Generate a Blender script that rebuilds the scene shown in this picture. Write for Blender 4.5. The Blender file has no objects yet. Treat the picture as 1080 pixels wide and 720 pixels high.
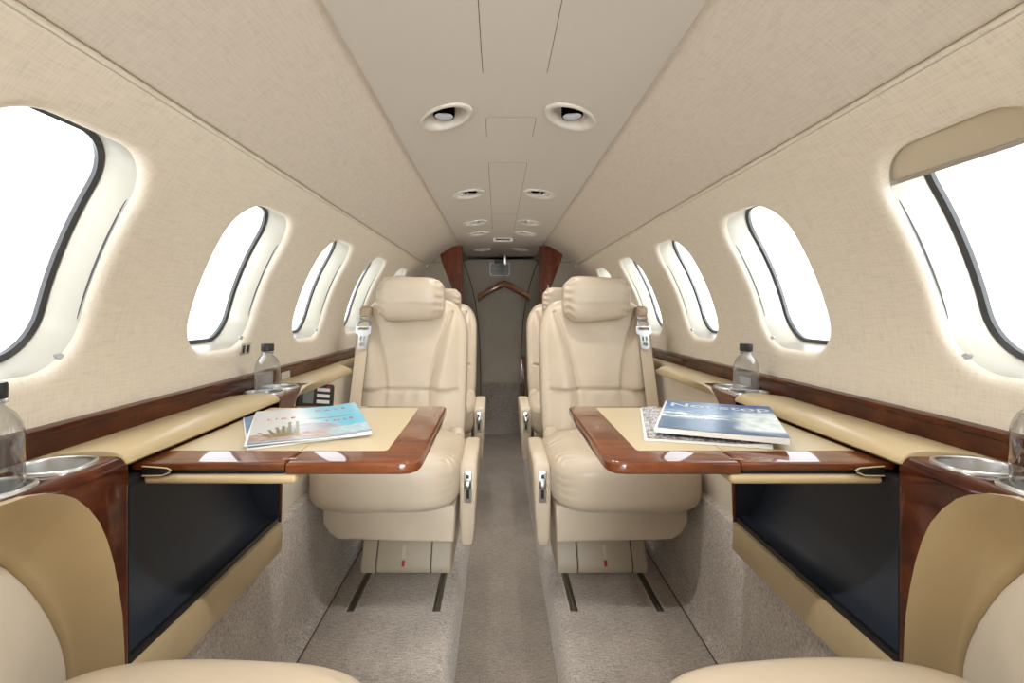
import bpy, bmesh, math, random
from mathutils import Vector, noise as mnoise
from mathutils.geometry import delaunay_2d_cdt
R_ = math.radians
random.seed(7)
S = bpy.context.scene
COL = S.collection
ZC, RAD = 0.80, 0.74            # cabin tube: axis height, inner radius

# ------------------------------------------------------------------ materials
def mat(name, col=(0.8, 0.8, 0.8), rough=0.5, metal=0.0, coat=0.0, spec=0.5, trans=0.0, ior=1.45, alpha=1.0, sheen=0.0):
    m = bpy.data.materials.new(name); m.use_nodes = True
    b = m.node_tree.nodes['Principled BSDF']
    b.inputs['Base Color'].default_value = (*col, 1)
    b.inputs['Roughness'].default_value = rough
    b.inputs['Metallic'].default_value = metal
    b.inputs['Coat Weight'].default_value = coat
    b.inputs['Coat Roughness'].default_value = 0.04
    b.inputs['Specular IOR Level'].default_value = spec
    b.inputs['Transmission Weight'].default_value = trans
    b.inputs['IOR'].default_value = ior
    b.inputs['Alpha'].default_value = alpha
    b.inputs['Sheen Weight'].default_value = sheen
    return m

def N(m, t, **kw):
    n = m.node_tree.nodes.new(t)
    for k, v in kw.items(): setattr(n, k, v)
    return n
def L(m, a, b): m.node_tree.links.new(a, b)

def tex_noise(m, scale, map_scale=(1, 1, 1), detail=3.0, rough=0.55, dist=0.0, coord='Object', rot=(0, 0, 0)):
    tc = N(m, 'ShaderNodeTexCoord'); mp = N(m, 'ShaderNodeMapping')
    mp.inputs['Scale'].default_value = map_scale; mp.inputs['Rotation'].default_value = rot
    L(m, tc.outputs[coord], mp.inputs['Vector'])
    n = N(m, 'ShaderNodeTexNoise')
    n.inputs['Scale'].default_value = scale; n.inputs['Detail'].default_value = detail
    n.inputs['Roughness'].default_value = rough; n.inputs['Distortion'].default_value = dist
    L(m, mp.outputs['Vector'], n.inputs['Vector'])
    return n.outputs['Fac']
def ramp(m, fac, stops):
    r = N(m, 'ShaderNodeValToRGB')
    e = r.color_ramp.elements
    while len(e) < len(stops): e.new(0.5)
    for i, (p, c) in enumerate(stops):
        e[i].position = p; e[i].color = (*c, 1)
    L(m, fac, r.inputs['Fac'])
    return r.outputs['Color']
def add(m, a, b, op='ADD'):
    n = N(m, 'ShaderNodeMath', operation=op)
    for i, v in enumerate((a, b)):
        if isinstance(v, (int, float)): n.inputs[i].default_value = v
        else: L(m, v, n.inputs[i])
    return n.outputs[0]
def bump(m, h, strength, dist=0.001):
    b = N(m, 'ShaderNodeBump'); b.inputs['Strength'].default_value = strength; b.inputs['Distance'].default_value = dist
    L(m, h, b.inputs['Height']); L(m, b.outputs['Normal'], m.node_tree.nodes['Principled BSDF'].inputs['Normal'])
def setcol(m, c): L(m, c, m.node_tree.nodes['Principled BSDF'].inputs['Base Color'])
def tone(c, k): return tuple(min(1, x * k) for x in c)

def linen(name, c):
    m = mat(name, c, 0.85, spec=0.2)
    a = tex_noise(m, 1.0, (330, 28, 330), 2.0); b = tex_noise(m, 1.0, (34, 430, 34), 2.0)
    s = add(m, add(m, a, b), 0.5, 'MULTIPLY')
    setcol(m, ramp(m, s, [(0.33, tone(c, 0.88)), (0.5, c), (0.68, tone(c, 1.06))]))
    bump(m, s, 0.25, 0.001)
    return m
def leather(name, c, rough=0.37):
    m = mat(name, c, rough, spec=0.45)
    f = tex_noise(m, 420, detail=2.0); g = tex_noise(m, 5, detail=3.0)
    setcol(m, ramp(m, g, [(0.3, tone(c, 0.93)), (0.7, tone(c, 1.04))]))
    h = add(m, f, add(m, g, 4.0, 'MULTIPLY'))
    bump(m, h, 0.12, 0.001)
    return m
def wood(name, map_scale, dark, mid, light, coat=0.8, spec=0.05):
    m = mat(name, mid, 0.3, coat=coat, spec=spec)
    a = tex_noise(m, 1.0, map_scale, 5.0, 0.62, 0.9)
    b = tex_noise(m, 9.0, (1, 1, 1), 3.0, 0.6, 1.5)
    s = add(m, add(m, a, 0.65, 'MULTIPLY'), add(m, b, 0.35, 'MULTIPLY'))
    setcol(m, ramp(m, s, [(0.32, dark), (0.5, mid), (0.68, light)]))
    m.node_tree.nodes['Principled BSDF'].inputs['Coat Roughness'].default_value = 0.02
    return m
def carpet(name, c, amt=0.45):
    m = mat(name, c, 0.95, spec=0.1, sheen=0.15)
    a = tex_noise(m, 170, detail=4.0, rough=0.75); b = tex_noise(m, 1.0, (40, 190, 150), 2.0); g = tex_noise(m, 7, detail=3.0)
    s = add(m, add(m, a, 0.55, 'MULTIPLY'), add(m, add(m, b, 0.3, 'MULTIPLY'), add(m, g, 0.15, 'MULTIPLY')))
    setcol(m, ramp(m, s, [(0.38, tone(c, 1 - amt)), (0.5, c), (0.62, tone(c, 1 + amt))]))
    bump(m, s, 0.9, 0.006)
    return m

M = {}
M['linen'] = linen('wall_linen', (0.765, 0.70, 0.59))
M['headliner'] = linen('headliner_linen', (0.665, 0.605, 0.525))
M['panel'] = mat('ceiling_panel_paint', (0.585, 0.545, 0.49), 0.55, spec=0.3)
M['plastic'] = mat('bezel_plastic', (0.62, 0.575, 0.51), 0.4, spec=0.4)
M['seam'] = mat('seam_shadow_gap', (0.10, 0.085, 0.065), 0.9, spec=0.05)
M['leather'] = leather('cream_leather', (0.475, 0.395, 0.295))
M['leather_pad'] = leather('pale_leather', (0.66, 0.60, 0.50))
M['hard'] = mat('seat_hard_trim', (0.39, 0.32, 0.23), 0.42, spec=0.4)
M['beige'] = leather('tan_vinyl', (0.47, 0.37, 0.215), 0.34)
M['inlay'] = mat('table_inlay_vinyl', (0.47, 0.385, 0.24), 0.32, spec=0.5)
M['wood'] = wood('dark_gloss_wood', (26, 5, 12), (0.018, 0.003, 0.0012), (0.058, 0.0105, 0.003), (0.125, 0.029, 0.007))
M['wood_table'] = wood('table_gloss_wood', (4, 40, 30), (0.055, 0.012, 0.004), (0.115, 0.030, 0.008), (0.20, 0.058, 0.016), 1.0, 0.12)
M['wood_up'] = wood('partition_wood', (30, 20, 4), (0.06, 0.014, 0.007), (0.12, 0.030, 0.014), (0.20, 0.058, 0.026))
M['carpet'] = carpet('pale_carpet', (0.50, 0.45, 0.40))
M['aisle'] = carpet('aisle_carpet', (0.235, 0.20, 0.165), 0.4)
M['black_leather'] = leather('navy_black_leather', (0.026, 0.033, 0.048), 0.42)
M['black'] = mat('black_plastic', (0.012, 0.012, 0.013), 0.35)
M['baffle'] = mat('lamp_baffle', (0.002, 0.002, 0.002), 1.0, spec=0.0)
M['rubber'] = mat('black_rubber', (0.045, 0.045, 0.045), 0.3)
M['chrome'] = mat('chrome', (0.42, 0.42, 0.42), 0.28, 1.0)
M['alu'] = mat('brushed_aluminium', (0.60, 0.60, 0.59), 0.3, 1.0)
M['track'] = mat('bronze_track', (0.16, 0.13, 0.10), 0.35, 0.8)
M['webbing'] = mat('belt_webbing', (0.55, 0.46, 0.34), 0.75, spec=0.2)
M['webbing_dark'] = mat('belt_loop', (0.36, 0.27, 0.19), 0.6)
M['paper'] = mat('paper_edge', (0.72, 0.72, 0.70), 0.6)
M['red'] = mat('red_tag', (0.35, 0.012, 0.012), 0.4)
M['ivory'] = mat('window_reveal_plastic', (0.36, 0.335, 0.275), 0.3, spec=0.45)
M['door'] = leather('door_panel_vinyl', (0.31, 0.26, 0.195), 0.6)
M['hanger'] = wood('hanger_wood', (5, 60, 60), (0.06, 0.025, 0.012), (0.14, 0.06, 0.03), (0.20, 0.09, 0.05))
M['lens'] = mat('lamp_lens', (0.25, 0.29, 0.28), 0.08, spec=0.8)
M['placard'] = mat('placard', (0.55, 0.52, 0.47), 0.5)
M['white_ink'] = mat('white_print', (0.9, 0.9, 0.9), 0.5)
M['pink_ink'] = mat('pink_print', (0.75, 0.05, 0.13), 0.5)
M['grey_ink'] = mat('grey_print', (0.6, 0.6, 0.6), 0.5)
M['shade'] = mat('pleated_shade', (0.60, 0.53, 0.40), 0.7)
M['screen'] = mat('handset_screen', (0.16, 0.18, 0.17), 0.2)
M['bottle_label'] = mat('bottle_label', (0.40, 0.41, 0.42), 0.4, alpha=0.42)
def clear_mat(name, c, ior, rough=0.0):
    return mat(name, c, rough, trans=1.0, ior=ior)
M['water'] = None
def thin_glass(name):
    m = bpy.data.materials.new(name); m.use_nodes = True
    nt = m.node_tree; nt.nodes.clear()
    o = nt.nodes.new('ShaderNodeOutputMaterial'); mx = nt.nodes.new('ShaderNodeMixShader')
    t = nt.nodes.new('ShaderNodeBsdfTransparent'); g = nt.nodes.new('ShaderNodeBsdfGlossy'); f = nt.nodes.new('ShaderNodeValue')
    t.inputs['Color'].default_value = (0.97, 0.985, 0.99, 1); g.inputs['Roughness'].default_value = 0.02; f.outputs[0].default_value = 0.025
    nt.links.new(f.outputs[0], mx.inputs[0]); nt.links.new(t.outputs[0], mx.inputs[1]); nt.links.new(g.outputs[0], mx.inputs[2])
    nt.links.new(mx.outputs[0], o.inputs[0])
    return m
M['pane'] = thin_glass('window_pane')
M['water'] = thin_glass('clear_bottle')
nt_ = M['water'].node_tree
fr_ = nt_.nodes.new('ShaderNodeLayerWeight'); fr_.inputs['Blend'].default_value = 0.28
nt_.links.new(fr_.outputs['Facing'], nt_.nodes['Mix Shader'].inputs[0])
nt_.nodes['Transparent BSDF'].inputs['Color'].default_value = (0.88, 0.90, 0.91, 1)
def attr_mat(name, rough=0.3):
    m = mat(name, (1, 1, 1), rough)
    a = N(m, 'ShaderNodeAttribute'); a.attribute_name = 'Col'
    setcol(m, a.outputs['Color'])
    return m
M['print'] = attr_mat('printed_cover', 0.28)

# ------------------------------------------------------------------ mesh helpers
def mk(name, verts, faces, m, parent=None, org=(0, 0, 0), angle=35, recalc=True):
    me = bpy.data.meshes.new(name)
    bm = bmesh.new()
    vs = [bm.verts.new((v[0] - org[0], v[1] - org[1], v[2] - org[2])) for v in verts]
    for f in faces:
        if len(set(f)) >= 3:
            try: bm.faces.new([vs[i] for i in f])
            except ValueError: pass
    bmesh.ops.remove_doubles(bm, verts=bm.verts, dist=1e-6)
    if recalc: bmesh.ops.recalc_face_normals(bm, faces=bm.faces)
    return fin(name, bm, m, parent, angle, me)
def fin(name, bm, m, parent=None, angle=35, me=None):
    me = me or bpy.data.meshes.new(name)
    bm.to_mesh(me); bm.free()
    for p in me.polygons: p.use_smooth = True
    if angle < 179: me.set_sharp_from_angle(angle=R_(angle))
    me.materials.append(m)
    o = bpy.data.objects.new(name, me); COL.objects.link(o)
    if parent: o.parent = parent
    return o
def empty(name, loc=(0, 0, 0), rz=0.0):
    o = bpy.data.objects.new(name, None); COL.objects.link(o)
    o.location = loc; o.rotation_euler = (0, 0, rz); o.empty_display_size = 0.05
    return o
def tag(o, label=None, cat=None, group=None, kind=None):
    if label: o['label'] = label
    if cat: o['category'] = cat
    if group: o['group'] = group
    if kind: o['kind'] = kind
    return o
class G:
    """collects quads/polys"""
    def __init__(s): s.v = []; s.f = []
    def pt(s, p): s.v.append(tuple(p)); return len(s.v) - 1
    def grid(s, rows, closed=False):
        b = len(s.v); n = len(rows[0])
        for r in rows: s.v += [tuple(p) for p in r]
        for i in range(len(rows) - 1):
            for j in range(n if closed else n - 1):
                k = (j + 1) % n
                s.f.append((b + i * n + j, b + i * n + k, b + (i + 1) * n + k, b + (i + 1) * n + j))
        return b
    def poly(s, pts):
        b = len(s.v); s.v += [tuple(p) for p in pts]; s.f.append(tuple(range(b, b + len(pts))))
    def mk(s, name, m, parent=None, org=(0, 0, 0), angle=35, recalc=True):
        return mk(name, s.v, s.f, m, parent, org, angle, recalc)
def bm_box(bm, c0, c1, bev=0.0, seg=2):
    r = bmesh.ops.create_cube(bm, size=1.0)
    vs = r['verts']
    for v in vs:
        v.co = Vector([(c0[i] + c1[i]) / 2 + v.co[i] * (c1[i] - c0[i]) for i in range(3)])
    if bev > 0:
        es = list({e for v in vs for e in v.link_edges})
        bmesh.ops.bevel(bm, geom=es, offset=bev, segments=seg, profile=0.5, affect='EDGES')
def box(name, c0, c1, m, parent=None, bev=0.003, seg=2, org=(0, 0, 0), angle=40):
    a = [min(c0[i], c1[i]) - org[i] for i in range(3)]; b = [max(c0[i], c1[i]) - org[i] for i in range(3)]
    bm = bmesh.new(); bm_box(bm, a, b, bev, seg)
    return fin(name, bm, m, parent, angle)
def prism(name, pts, axis, a0, a1, m, parent=None, bev=0.0, seg=3, org=(0, 0, 0), angle=40, fn=None):
    """extrude 2-D outline along an axis; pts are the other two coordinates in xyz order"""
    def P(p, a):
        if axis == 'x': q = (a, p[0], p[1])
        elif axis == 'y': q = (p[0], a, p[1])
        else: q = (p[0], p[1], a)
        return Vector([q[i] - org[i] for i in range(3)])
    bm = bmesh.new()
    lo = [bm.verts.new(P(p, a0)) for p in pts]; hi = [bm.verts.new(P(p, a1)) for p in pts]
    n = len(pts)
    f0 = bm.faces.new(lo); f1 = bm.faces.new(hi)
    for i in range(n): bm.faces.new((lo[i], lo[(i + 1) % n], hi[(i + 1) % n], hi[i]))
    bmesh.ops.recalc_face_normals(bm, faces=bm.faces)
    if bev > 0:
        es = list(f0.edges) + list(f1.edges)
        bmesh.ops.bevel(bm, geom=es, offset=bev, segments=seg, profile=0.5, affect='EDGES', clamp_overlap=True)
    if fn:
        for v in bm.verts: v.co = Vector(fn(v.co))
    return fin(name, bm, m, parent, angle)
def tube(name, path, r, m, parent=None, seg=10, org=(0, 0, 0), flat=None, caps=True):
    g = G(); rows = []
    P = [Vector(p) for p in path]
    up0 = Vector((0.13, 0.21, 0.97))
    for i, p in enumerate(P):
        t = (P[min(i + 1, len(P) - 1)] - P[max(i - 1, 0)]).normalized()
        a = t.cross(up0)
        if a.length < 1e-3: a = t.cross(Vector((1, 0, 0)))
        a.normalize(); b = a.cross(t)
        rr = r[i] if isinstance(r, (list, tuple)) else r
        rows.append([p + a * math.cos(2 * math.pi * k / seg) * rr + b * math.sin(2 * math.pi * k / seg) * rr * (flat or 1) for k in range(seg)])
    g.grid(rows, closed=True)
    if caps: g.poly(rows[0]); g.poly(rows[-1])
    return g.mk(name, m, parent, org)
def lathe(name, prof, c, m, parent=None, seg=32, org=(0, 0, 0), sx=1.0, sy=1.0, axis='z', angle=35, cap=True):
    g = G(); rows = []
    for r, h in prof:
        row = []
        for k in range(seg):
            a = 2 * math.pi * k / seg
            u, w = r * math.cos(a) * sx, r * math.sin(a) * sy
            if axis == 'z': row.append((c[0] + u, c[1] + w, c[2] + h))
            elif axis == 'y': row.append((c[0] + u, c[1] + h, c[2] + w))
            else: row.append((c[0] + h, c[1] + u, c[2] + w))
        rows.append(row)
    g.grid(rows, closed=True)
    if cap: g.poly(rows[0]); g.poly(rows[-1])
    return g.mk(name, m, parent, org, angle)
def superbox(name, h, n, res, m, parent=None, fn=None, angle=180):
    rx, ry, rz = res
    idx = {}; V = []; F = []
    def vid(i, j, k):
        if (i, j, k) not in idx:
            p = (2 * i / rx - 1, 2 * j / ry - 1, 2 * k / rz - 1)
            q = (abs(p[0]) ** n + abs(p[1]) ** n + abs(p[2]) ** n) ** (1 / n)
            v = [p[a] / q * h[a] for a in range(3)]
            idx[(i, j, k)] = len(V); V.append(tuple(fn(v, p)) if fn else tuple(v))
        return idx[(i, j, k)]
    for k in (0, rz):
        for i in range(rx):
            for j in range(ry): F.append((vid(i, j, k), vid(i + 1, j, k), vid(i + 1, j + 1, k), vid(i, j + 1, k)))
    for j in (0, ry):
        for i in range(rx):
            for k in range(rz): F.append((vid(i, j, k), vid(i + 1, j, k), vid(i + 1, j, k + 1), vid(i, j, k + 1)))
    for i in (0, rx):
        for j in range(ry):
            for k in range(rz): F.append((vid(i, j, k), vid(i, j + 1, k), vid(i, j + 1, k + 1), vid(i, j, k + 1)))
    return mk(name, V, F, m, parent, angle=angle)
def plate(outer, holes, inner_pts=()):
    """triangulated flat plate with holes: returns 2-D verts, tris"""
    pts = [Vector(p) for p in outer]; loops = [list(range(len(outer)))]
    for hl in holes:
        b = len(pts); pts += [Vector(p) for p in hl]; loops.append(list(range(b, b + len(hl))))
    pts += [Vector(p) for p in inner_pts]
    edges = [(l[i], l[(i + 1) % len(l)]) for l in loops for i in range(len(l))]
    v, e, f, *_ = delaunay_2d_cdt(pts, edges, [], 0, 1e-6)
    def inside(p, lp):
        c = False; n = len(lp)
        for i in range(n):
            a, b = lp[i], lp[i - 1]
            if (a[1] > p[1]) != (b[1] > p[1]) and p[0] < (b[0] - a[0]) * (p[1] - a[1]) / (b[1] - a[1]) + a[0]: c = not c
        return c
    out = []
    for t in f:
        c = sum((v[i] for i in t), Vector((0, 0))) / len(t)
        if inside(c, outer) and not any(inside(c, hl) for hl in holes): out.append(t)
    return v, out
def smooth(a, b, x):
    t = max(0, min(1, (x - a) / (b - a))); return t * t * (3 - 2 * t)
def text(name, body, size, loc, rot, m, parent, spacing=1.0, align='CENTER', shear=0.0, bold=0.0):
    c = bpy.data.curves.new(name, 'FONT'); c.body = body; c.size = size; c.align_x = align; c.align_y = 'CENTER'
    c.space_character = spacing; c.extrude = 0.0001; c.shear = shear; c.offset = bold
    c.materials.append(m)
    o = bpy.data.objects.new(name, c); COL.objects.link(o); o.parent = parent
    bpy.context.view_layer.update()
    me = bpy.data.meshes.new_from_object(o.evaluated_get(bpy.context.evaluated_depsgraph_get()))
    bpy.data.objects.remove(o); bpy.data.curves.remove(c)
    for v in me.vertices:
        v.co.x += loc[0]; v.co.y += loc[1]; v.co.z = rot(v.co.x, v.co.y) + 0.0003
    o = bpy.data.objects.new(name, me); COL.objects.link(o); o.parent = parent
    return o

# ------------------------------------------------------------------ the tube: walls, windows, ceiling
def cyl(s, y, th, o=0.0):
    return (s * (RAD + o) * math.cos(th), y, ZC + (RAD + o) * math.sin(th))
Y0, Y1, YD = -1.0, 3.45, 4.35
TH0, TH1 = 0.02, 0.77
WC = [-0.443 + 0.56 * k for k in range(7)]
THC, HTH, HY, CR = 0.391, 0.258, 0.140, 0.088
def opening(e, n_side=24):
    """rounded-rectangle opening grown by e metres: list of (dy, dtheta) matched to the cell perimeter"""
    ccy, cct = 0.28, (TH1 - TH0) / 2; tc = (TH1 + TH0) / 2
    per = []
    for i in range(n_side): per.append((-1 + 2 * i / n_side, -1))
    for i in range(n_side): per.append((1, -1 + 2 * i / n_side))
    for i in range(n_side): per.append((1 - 2 * i / n_side, 1))
    for i in range(n_side): per.append((-1, 1 - 2 * i / n_side))
    hy, ht, r = HY + e, HTH * RAD + e, CR + e
    out = []
    for py, pt in per:
        oy, ot = py * ccy, (tc + pt * cct - THC) * RAD
        lo, hi = 0.0, 1.0
        for _ in range(30):
            t = (lo + hi) / 2
            qx, qz = abs(oy * t) - hy + r, abs(ot * t) - ht + r
            sd = math.hypot(max(qx, 0), max(qz, 0)) + min(max(qx, qz), 0) - r
            if sd < 0: lo = t
            else: hi = t
        out.append((oy * lo, THC + ot * lo / RAD))
    outer = [(py * ccy, tc + pt * cct) for py, pt in per]
    return out, outer
LIP = [(0.022, 0.0), (0.014, 0.0012), (0.008, 0.004), (0.003, 0.0085), (0.0, 0.015)]
OPEN = {e: opening(e)[0] for e in (0.022, 0.014, 0.008, 0.003, 0.0, 0.001, -0.004, -0.007, -0.010, -0.0175)}
CELL = opening(0)[1]
def ring(s, yc, e, o): return [cyl(s, yc + dy, th, o) for dy, th in OPEN[e]]

for s, nm in ((-1, 'wall_left'), (1, 'wall_right')):
    g = G()
    for yc in WC:
        rows = []
        for t in (0, 0.35, 0.7, 0.92):
            rows.append([cyl(s, yc + a[0] * (1 - t) + b[0] * t, a[1] * (1 - t) + b[1] * t) for a, b in zip(CELL, OPEN[0.022])])
        for e, o in LIP: rows.append(ring(s, yc, e, o))
        g.grid(rows, closed=True)
    ths = [TH0 + (TH1 - TH0) * i / 24 for i in range(25)]
    for ya, yb in ((Y0, WC[0] - 0.28), (WC[-1] + 0.28, Y1)):
        g.grid([[cyl(s, ya + (yb - ya) * q / 4, t) for t in ths] for q in range(5)])
    # roll into the joint at the top, and the part behind the consoles below
    g.grid([[cyl(s, y, t, o) for t, o in ((0.77, 0), (0.775, 0.0006), (0.779, 0.003), (0.781, 0.008), (0.781, 0.02))] for y in (Y0, Y1)])
    g.grid([[p for p in (cyl(s, y, TH0), (s * 0.74, y, 0.75), (s * 0.74, y, 0.40))] for y in (Y0, Y1)])
    tag(g.mk(nm, M['linen'], angle=50), kind='structure')

wn = 0
for s in (-1, 1):
    for k, yc in enumerate(WC):
        wn += 1
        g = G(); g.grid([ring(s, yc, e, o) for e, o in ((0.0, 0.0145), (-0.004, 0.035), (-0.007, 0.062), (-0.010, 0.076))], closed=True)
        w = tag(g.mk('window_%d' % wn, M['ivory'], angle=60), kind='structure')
        g = G(); g.grid([ring(s, yc, e, o) for e, o in ((-0.010, 0.076), (-0.010, 0.067), (-0.0175, 0.070), (-0.0175, 0.078))], closed=True)
        g.mk('window_gasket', M['rubber'], w, angle=60)
        # curved pane
        rows = []
        O = OPEN[-0.0175]
        for t in (1.0, 0.8, 0.6, 0.4, 0.2, 0.02):
            rows.append([cyl(s, yc + dy * t, THC + (th - THC) * t, 0.074) for dy, th in O])
        g = G(); g.grid(rows, closed=True); g.poly(rows[-1]); g.mk('window_pane', M['pane'], w, angle=180)
        # dark slit of the shade channel in both upright reveals
        for sd in (-1, 1):
            g = G()
            g.grid([[cyl(s, yc + sd * (HY - 0.001), t, 0.0185 + (q - 0.5) * 0.0055 * math.sin(math.pi * (i + 0.4) / 15.8)) for i, t in enumerate([0.23 + 0.022 * i for i in range(16)])] for q in (0, 1)])
            g.mk('shade_slot', M['black'], w)
        c = Vector(cyl(s, yc + HY - 0.022, THC - HTH + 0.030, 0.022))
        tube('shade_knob', [c + Vector((s * 0.016, 0.004, 0.0)), c, c + Vector((-s * 0.012, -0.004, 0.002))], [0.0065, 0.0065, 0.0055], M['chrome'], w, 14)

# half-lowered shade in the big right window
g = G()
rows = []
for i in range(17):
    th = 0.580 + 0.10 * i / 16
    rows.append([cyl(1, WC[2] + (HY - 0.006) * q, th, 0.020 + (0.0008 if i % 2 else 0)) for q in (-1, -0.5, 0, 0.5, 1)])
g.grid(rows)
rows = [[tuple(Vector(p) + Vector((0.005, 0, 0.003))) for p in r] for r in rows]
g.grid(rows)
sh = g.mk('window_shade', M['shade'], org=cyl(1, WC[2], 0.565, 0.02), angle=20)
sh.location = cyl(1, WC[2], 0.565, 0.02)
tag(sh, 'tan pleated shade lowered a little over the nearest right-hand window', 'window shade')
g = G(); g.grid([[cyl(1, WC[2] + (HY - 0.005) * q, th, o) for q in (-1, 1)] for th, o in ((0.582, 0.016), (0.582, 0.028), (0.573, 0.028), (0.573, 0.016), (0.582, 0.016))])
g.mk('bottom_bar', M['alu'], sh, org=cyl(1, WC[2], 0.565, 0.02))

# headliner either side of the centre panel
g = G()
for s in (-1, 1):
    prof = [(0.781, 0.02), (0.783, 0.006), (0.787, 0.003), (0.793, 0.002)] + [(0.80 + 0.39 * i / 14, 0.002) for i in range(15)] + [(1.20, 0.012)]
    g.grid([[cyl(s, y, t, o) for t, o in prof] for y in (Y0, 0.0, 1.0, 2.0, 3.0, Y1, YD)])
ceil_ = tag(g.mk('ceiling', M['headliner'], angle=50), kind='structure')

# centre panel with oval openings for the lights
ZP, HPX = 1.466, 0.287
LROT = R_(36)
LIGHTS = [(0.15, 0.36, 1), (0.15, 1.16, 1), (0.142, 1.92, 2), (0.142, 2.54, 1), (0.142, 2.90, 2), (0.142, 3.66, 2)]  # first pair is added out of view to brighten the near consoles
def oval(cx, cy, a, b, n=40, rot=0.0):
    return [(cx + a * math.cos(t) * math.cos(rot) - b * math.sin(t) * math.sin(rot), cy + a * math.cos(t) * math.sin(rot) + b * math.sin(t) * math.cos(rot)) for t in [2 * math.pi * i / n for i in range(n)]]
outer = [(-HPX, Y0), (0, Y0), (HPX, Y0)] + [(HPX, Y0 + (YD - Y0) * i / 12) for i in range(1, 13)] + [(-HPX, Y0 + (YD - Y0) * i / 12) for i in range(12, 0, -1)]
OVA, OVB = 0.050, 0.092
holes = [oval(s * x, y, OVA * 0.94, OVB * 0.94, rot=-s * LROT) for x, y, k in LIGHTS for s in (-1, 1)]
v2, tr = plate(outer, holes)
g = G(); g.v = [(p[0], p[1], ZP) for p in v2]; g.f = [tuple(t) for t in tr]
for s in (-1, 1):
    g.grid([[(s * HPX, y, ZP), (s * (HPX + 0.004), y, ZP + 0.002), (s * (HPX + 0.006), y, ZP + 0.007), (s * (HPX + 0.006), y, ZP + 0.05)] for y in (Y0, YD)])
cp = g.mk('ceiling_panel', M['panel'], ceil_, angle=30)
def rrect(x0, x1, y0, y1, r, n=5):
    out = []
    for cx, cy, a0 in ((x1 - r, y0 + r, -90), (x1 - r, y1 - r, 0), (x0 + r, y1 - r, 90), (x0 + r, y0 + r, 180)):
        for i in range(n + 1):
            a = R_(a0 + 90 * i / n); out.append((cx + r * math.cos(a), cy + r * math.sin(a)))
    return out
for x0, x1, y0, y1 in ((-0.055, 0.072, 0.20, 0.95), (-0.055, 0.068, 1.165, 1.30), (-0.055, 0.068, 1.52, 2.31), (-0.055, 0.068, 2.33, 2.78)):
    prism('hatch_gap', rrect(x0, x1, y0, y1, 0.008), 'z', ZP - 0.0004, ZP + 0.004, M['seam'], ceil_)
    prism('access_hatch', rrect(x0 + 0.0014, x1 - 0.0014, y0 + 0.0014, y1 - 0.0014, 0.007), 'z', ZP - 0.0012, ZP + 0.004, M['panel'], ceil_)

LAMP_W = 1.15
def light_fixture(s, x, y, kind, label, group):
    e = empty('ceiling_light', (s * x, y, ZP), -s * LROT); tag(e, label, 'ceiling light', group)
    g = G(); rows = []
    rot = 0
    for a, z in ((0.93, 0.004), (1.0, -0.001), (1.0, -0.004), (0.96, -0.0065), (0.88, -0.006), (0.80, -0.001), (0.74, 0.010), (0.68, 0.022), (0.4, 0.027), (0.02, 0.027)):
        rows.append([(p[0], p[1], z) for p in oval(0, 0, OVA * a, OVB * (a if a > 0.9 else a * 0.97))])
    g.grid(rows, closed=True); g.mk('bezel', M['plastic'], e, angle=60)
    spots = ((0, 0.008, 0.026),) if kind == 1 else ((0.008 * s, 0.030, 0.017), (-0.006 * s, -0.020, 0.019))
    for i, (px, py, r) in enumerate(spots):
        ln = lathe('lamp_ring', [(r, 0.026), (r, 0.006), (r * 0.96, 0.003), (r * 0.86, 0.003), (r * 0.83, 0.025)], (px, py, 0), M['baffle'], e, 24, cap=False)
        if i == 0:
            d = bpy.data.lights.new('reading_lamp', 'AREA'); d.shape = 'DISK'; d.size = r * 1.3; d.energy = LAMP_W * (2.0 if y < 1.0 else 0.95); d.color = (1.0, 0.96, 0.91)  # fill light added inside unlit-looking fixtures to brighten the cabin
            lo = bpy.data.objects.new('reading_lamp', d); COL.objects.link(lo); lo.parent = e; lo.location = (px, py, 0.0205)
        lathe('lens', [(r * 0.80, 0.024), (r * 0.6, 0.0225), (r * 0.3, 0.0215), (0.0005, 0.021)] if i == 0 else [(r * 0.78, 0.012), (r * 0.6, 0.008), (r * 0.3, 0.0065), (0.0005, 0.006)], (px, py, 0), M['lens'] if i == 0 else M['black'], ln, 24)
NAMES = ['ceiling light directly above the camera, large oval bezel', 'nearest ceiling light in view, large oval bezel with one round lens', 'second oval ceiling light from the camera, two dark nozzles', 'third ceiling light from the camera, slim oval bezel', 'fourth ceiling light from the camera, beside the dark sign slot', 'farthest ceiling light, oval bezel above the coat hanger']
for i, (x, y, k) in enumerate(LIGHTS):
    for s in (-1, 1):
        light_fixture(s, x, y, k, NAMES[i] + (', left of the pair' if s < 0 else ', right of the pair'), 'oval ceiling lights')
# small sign slot in the panel
sg = empty('ceiling_sign', (0.008, 3.12, ZP)); tag(sg, 'small pale framed sign box with dark slot on the ceiling panel', 'sign')
box('frame', (-0.062, -0.045, -0.022), (0.062, 0.045, 0.004), M['plastic'], sg, 0.004)
box('slot', (-0.046, -0.047, -0.016), (0.046, -0.040, -0.006), M['black'], sg, 0.001)

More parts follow.
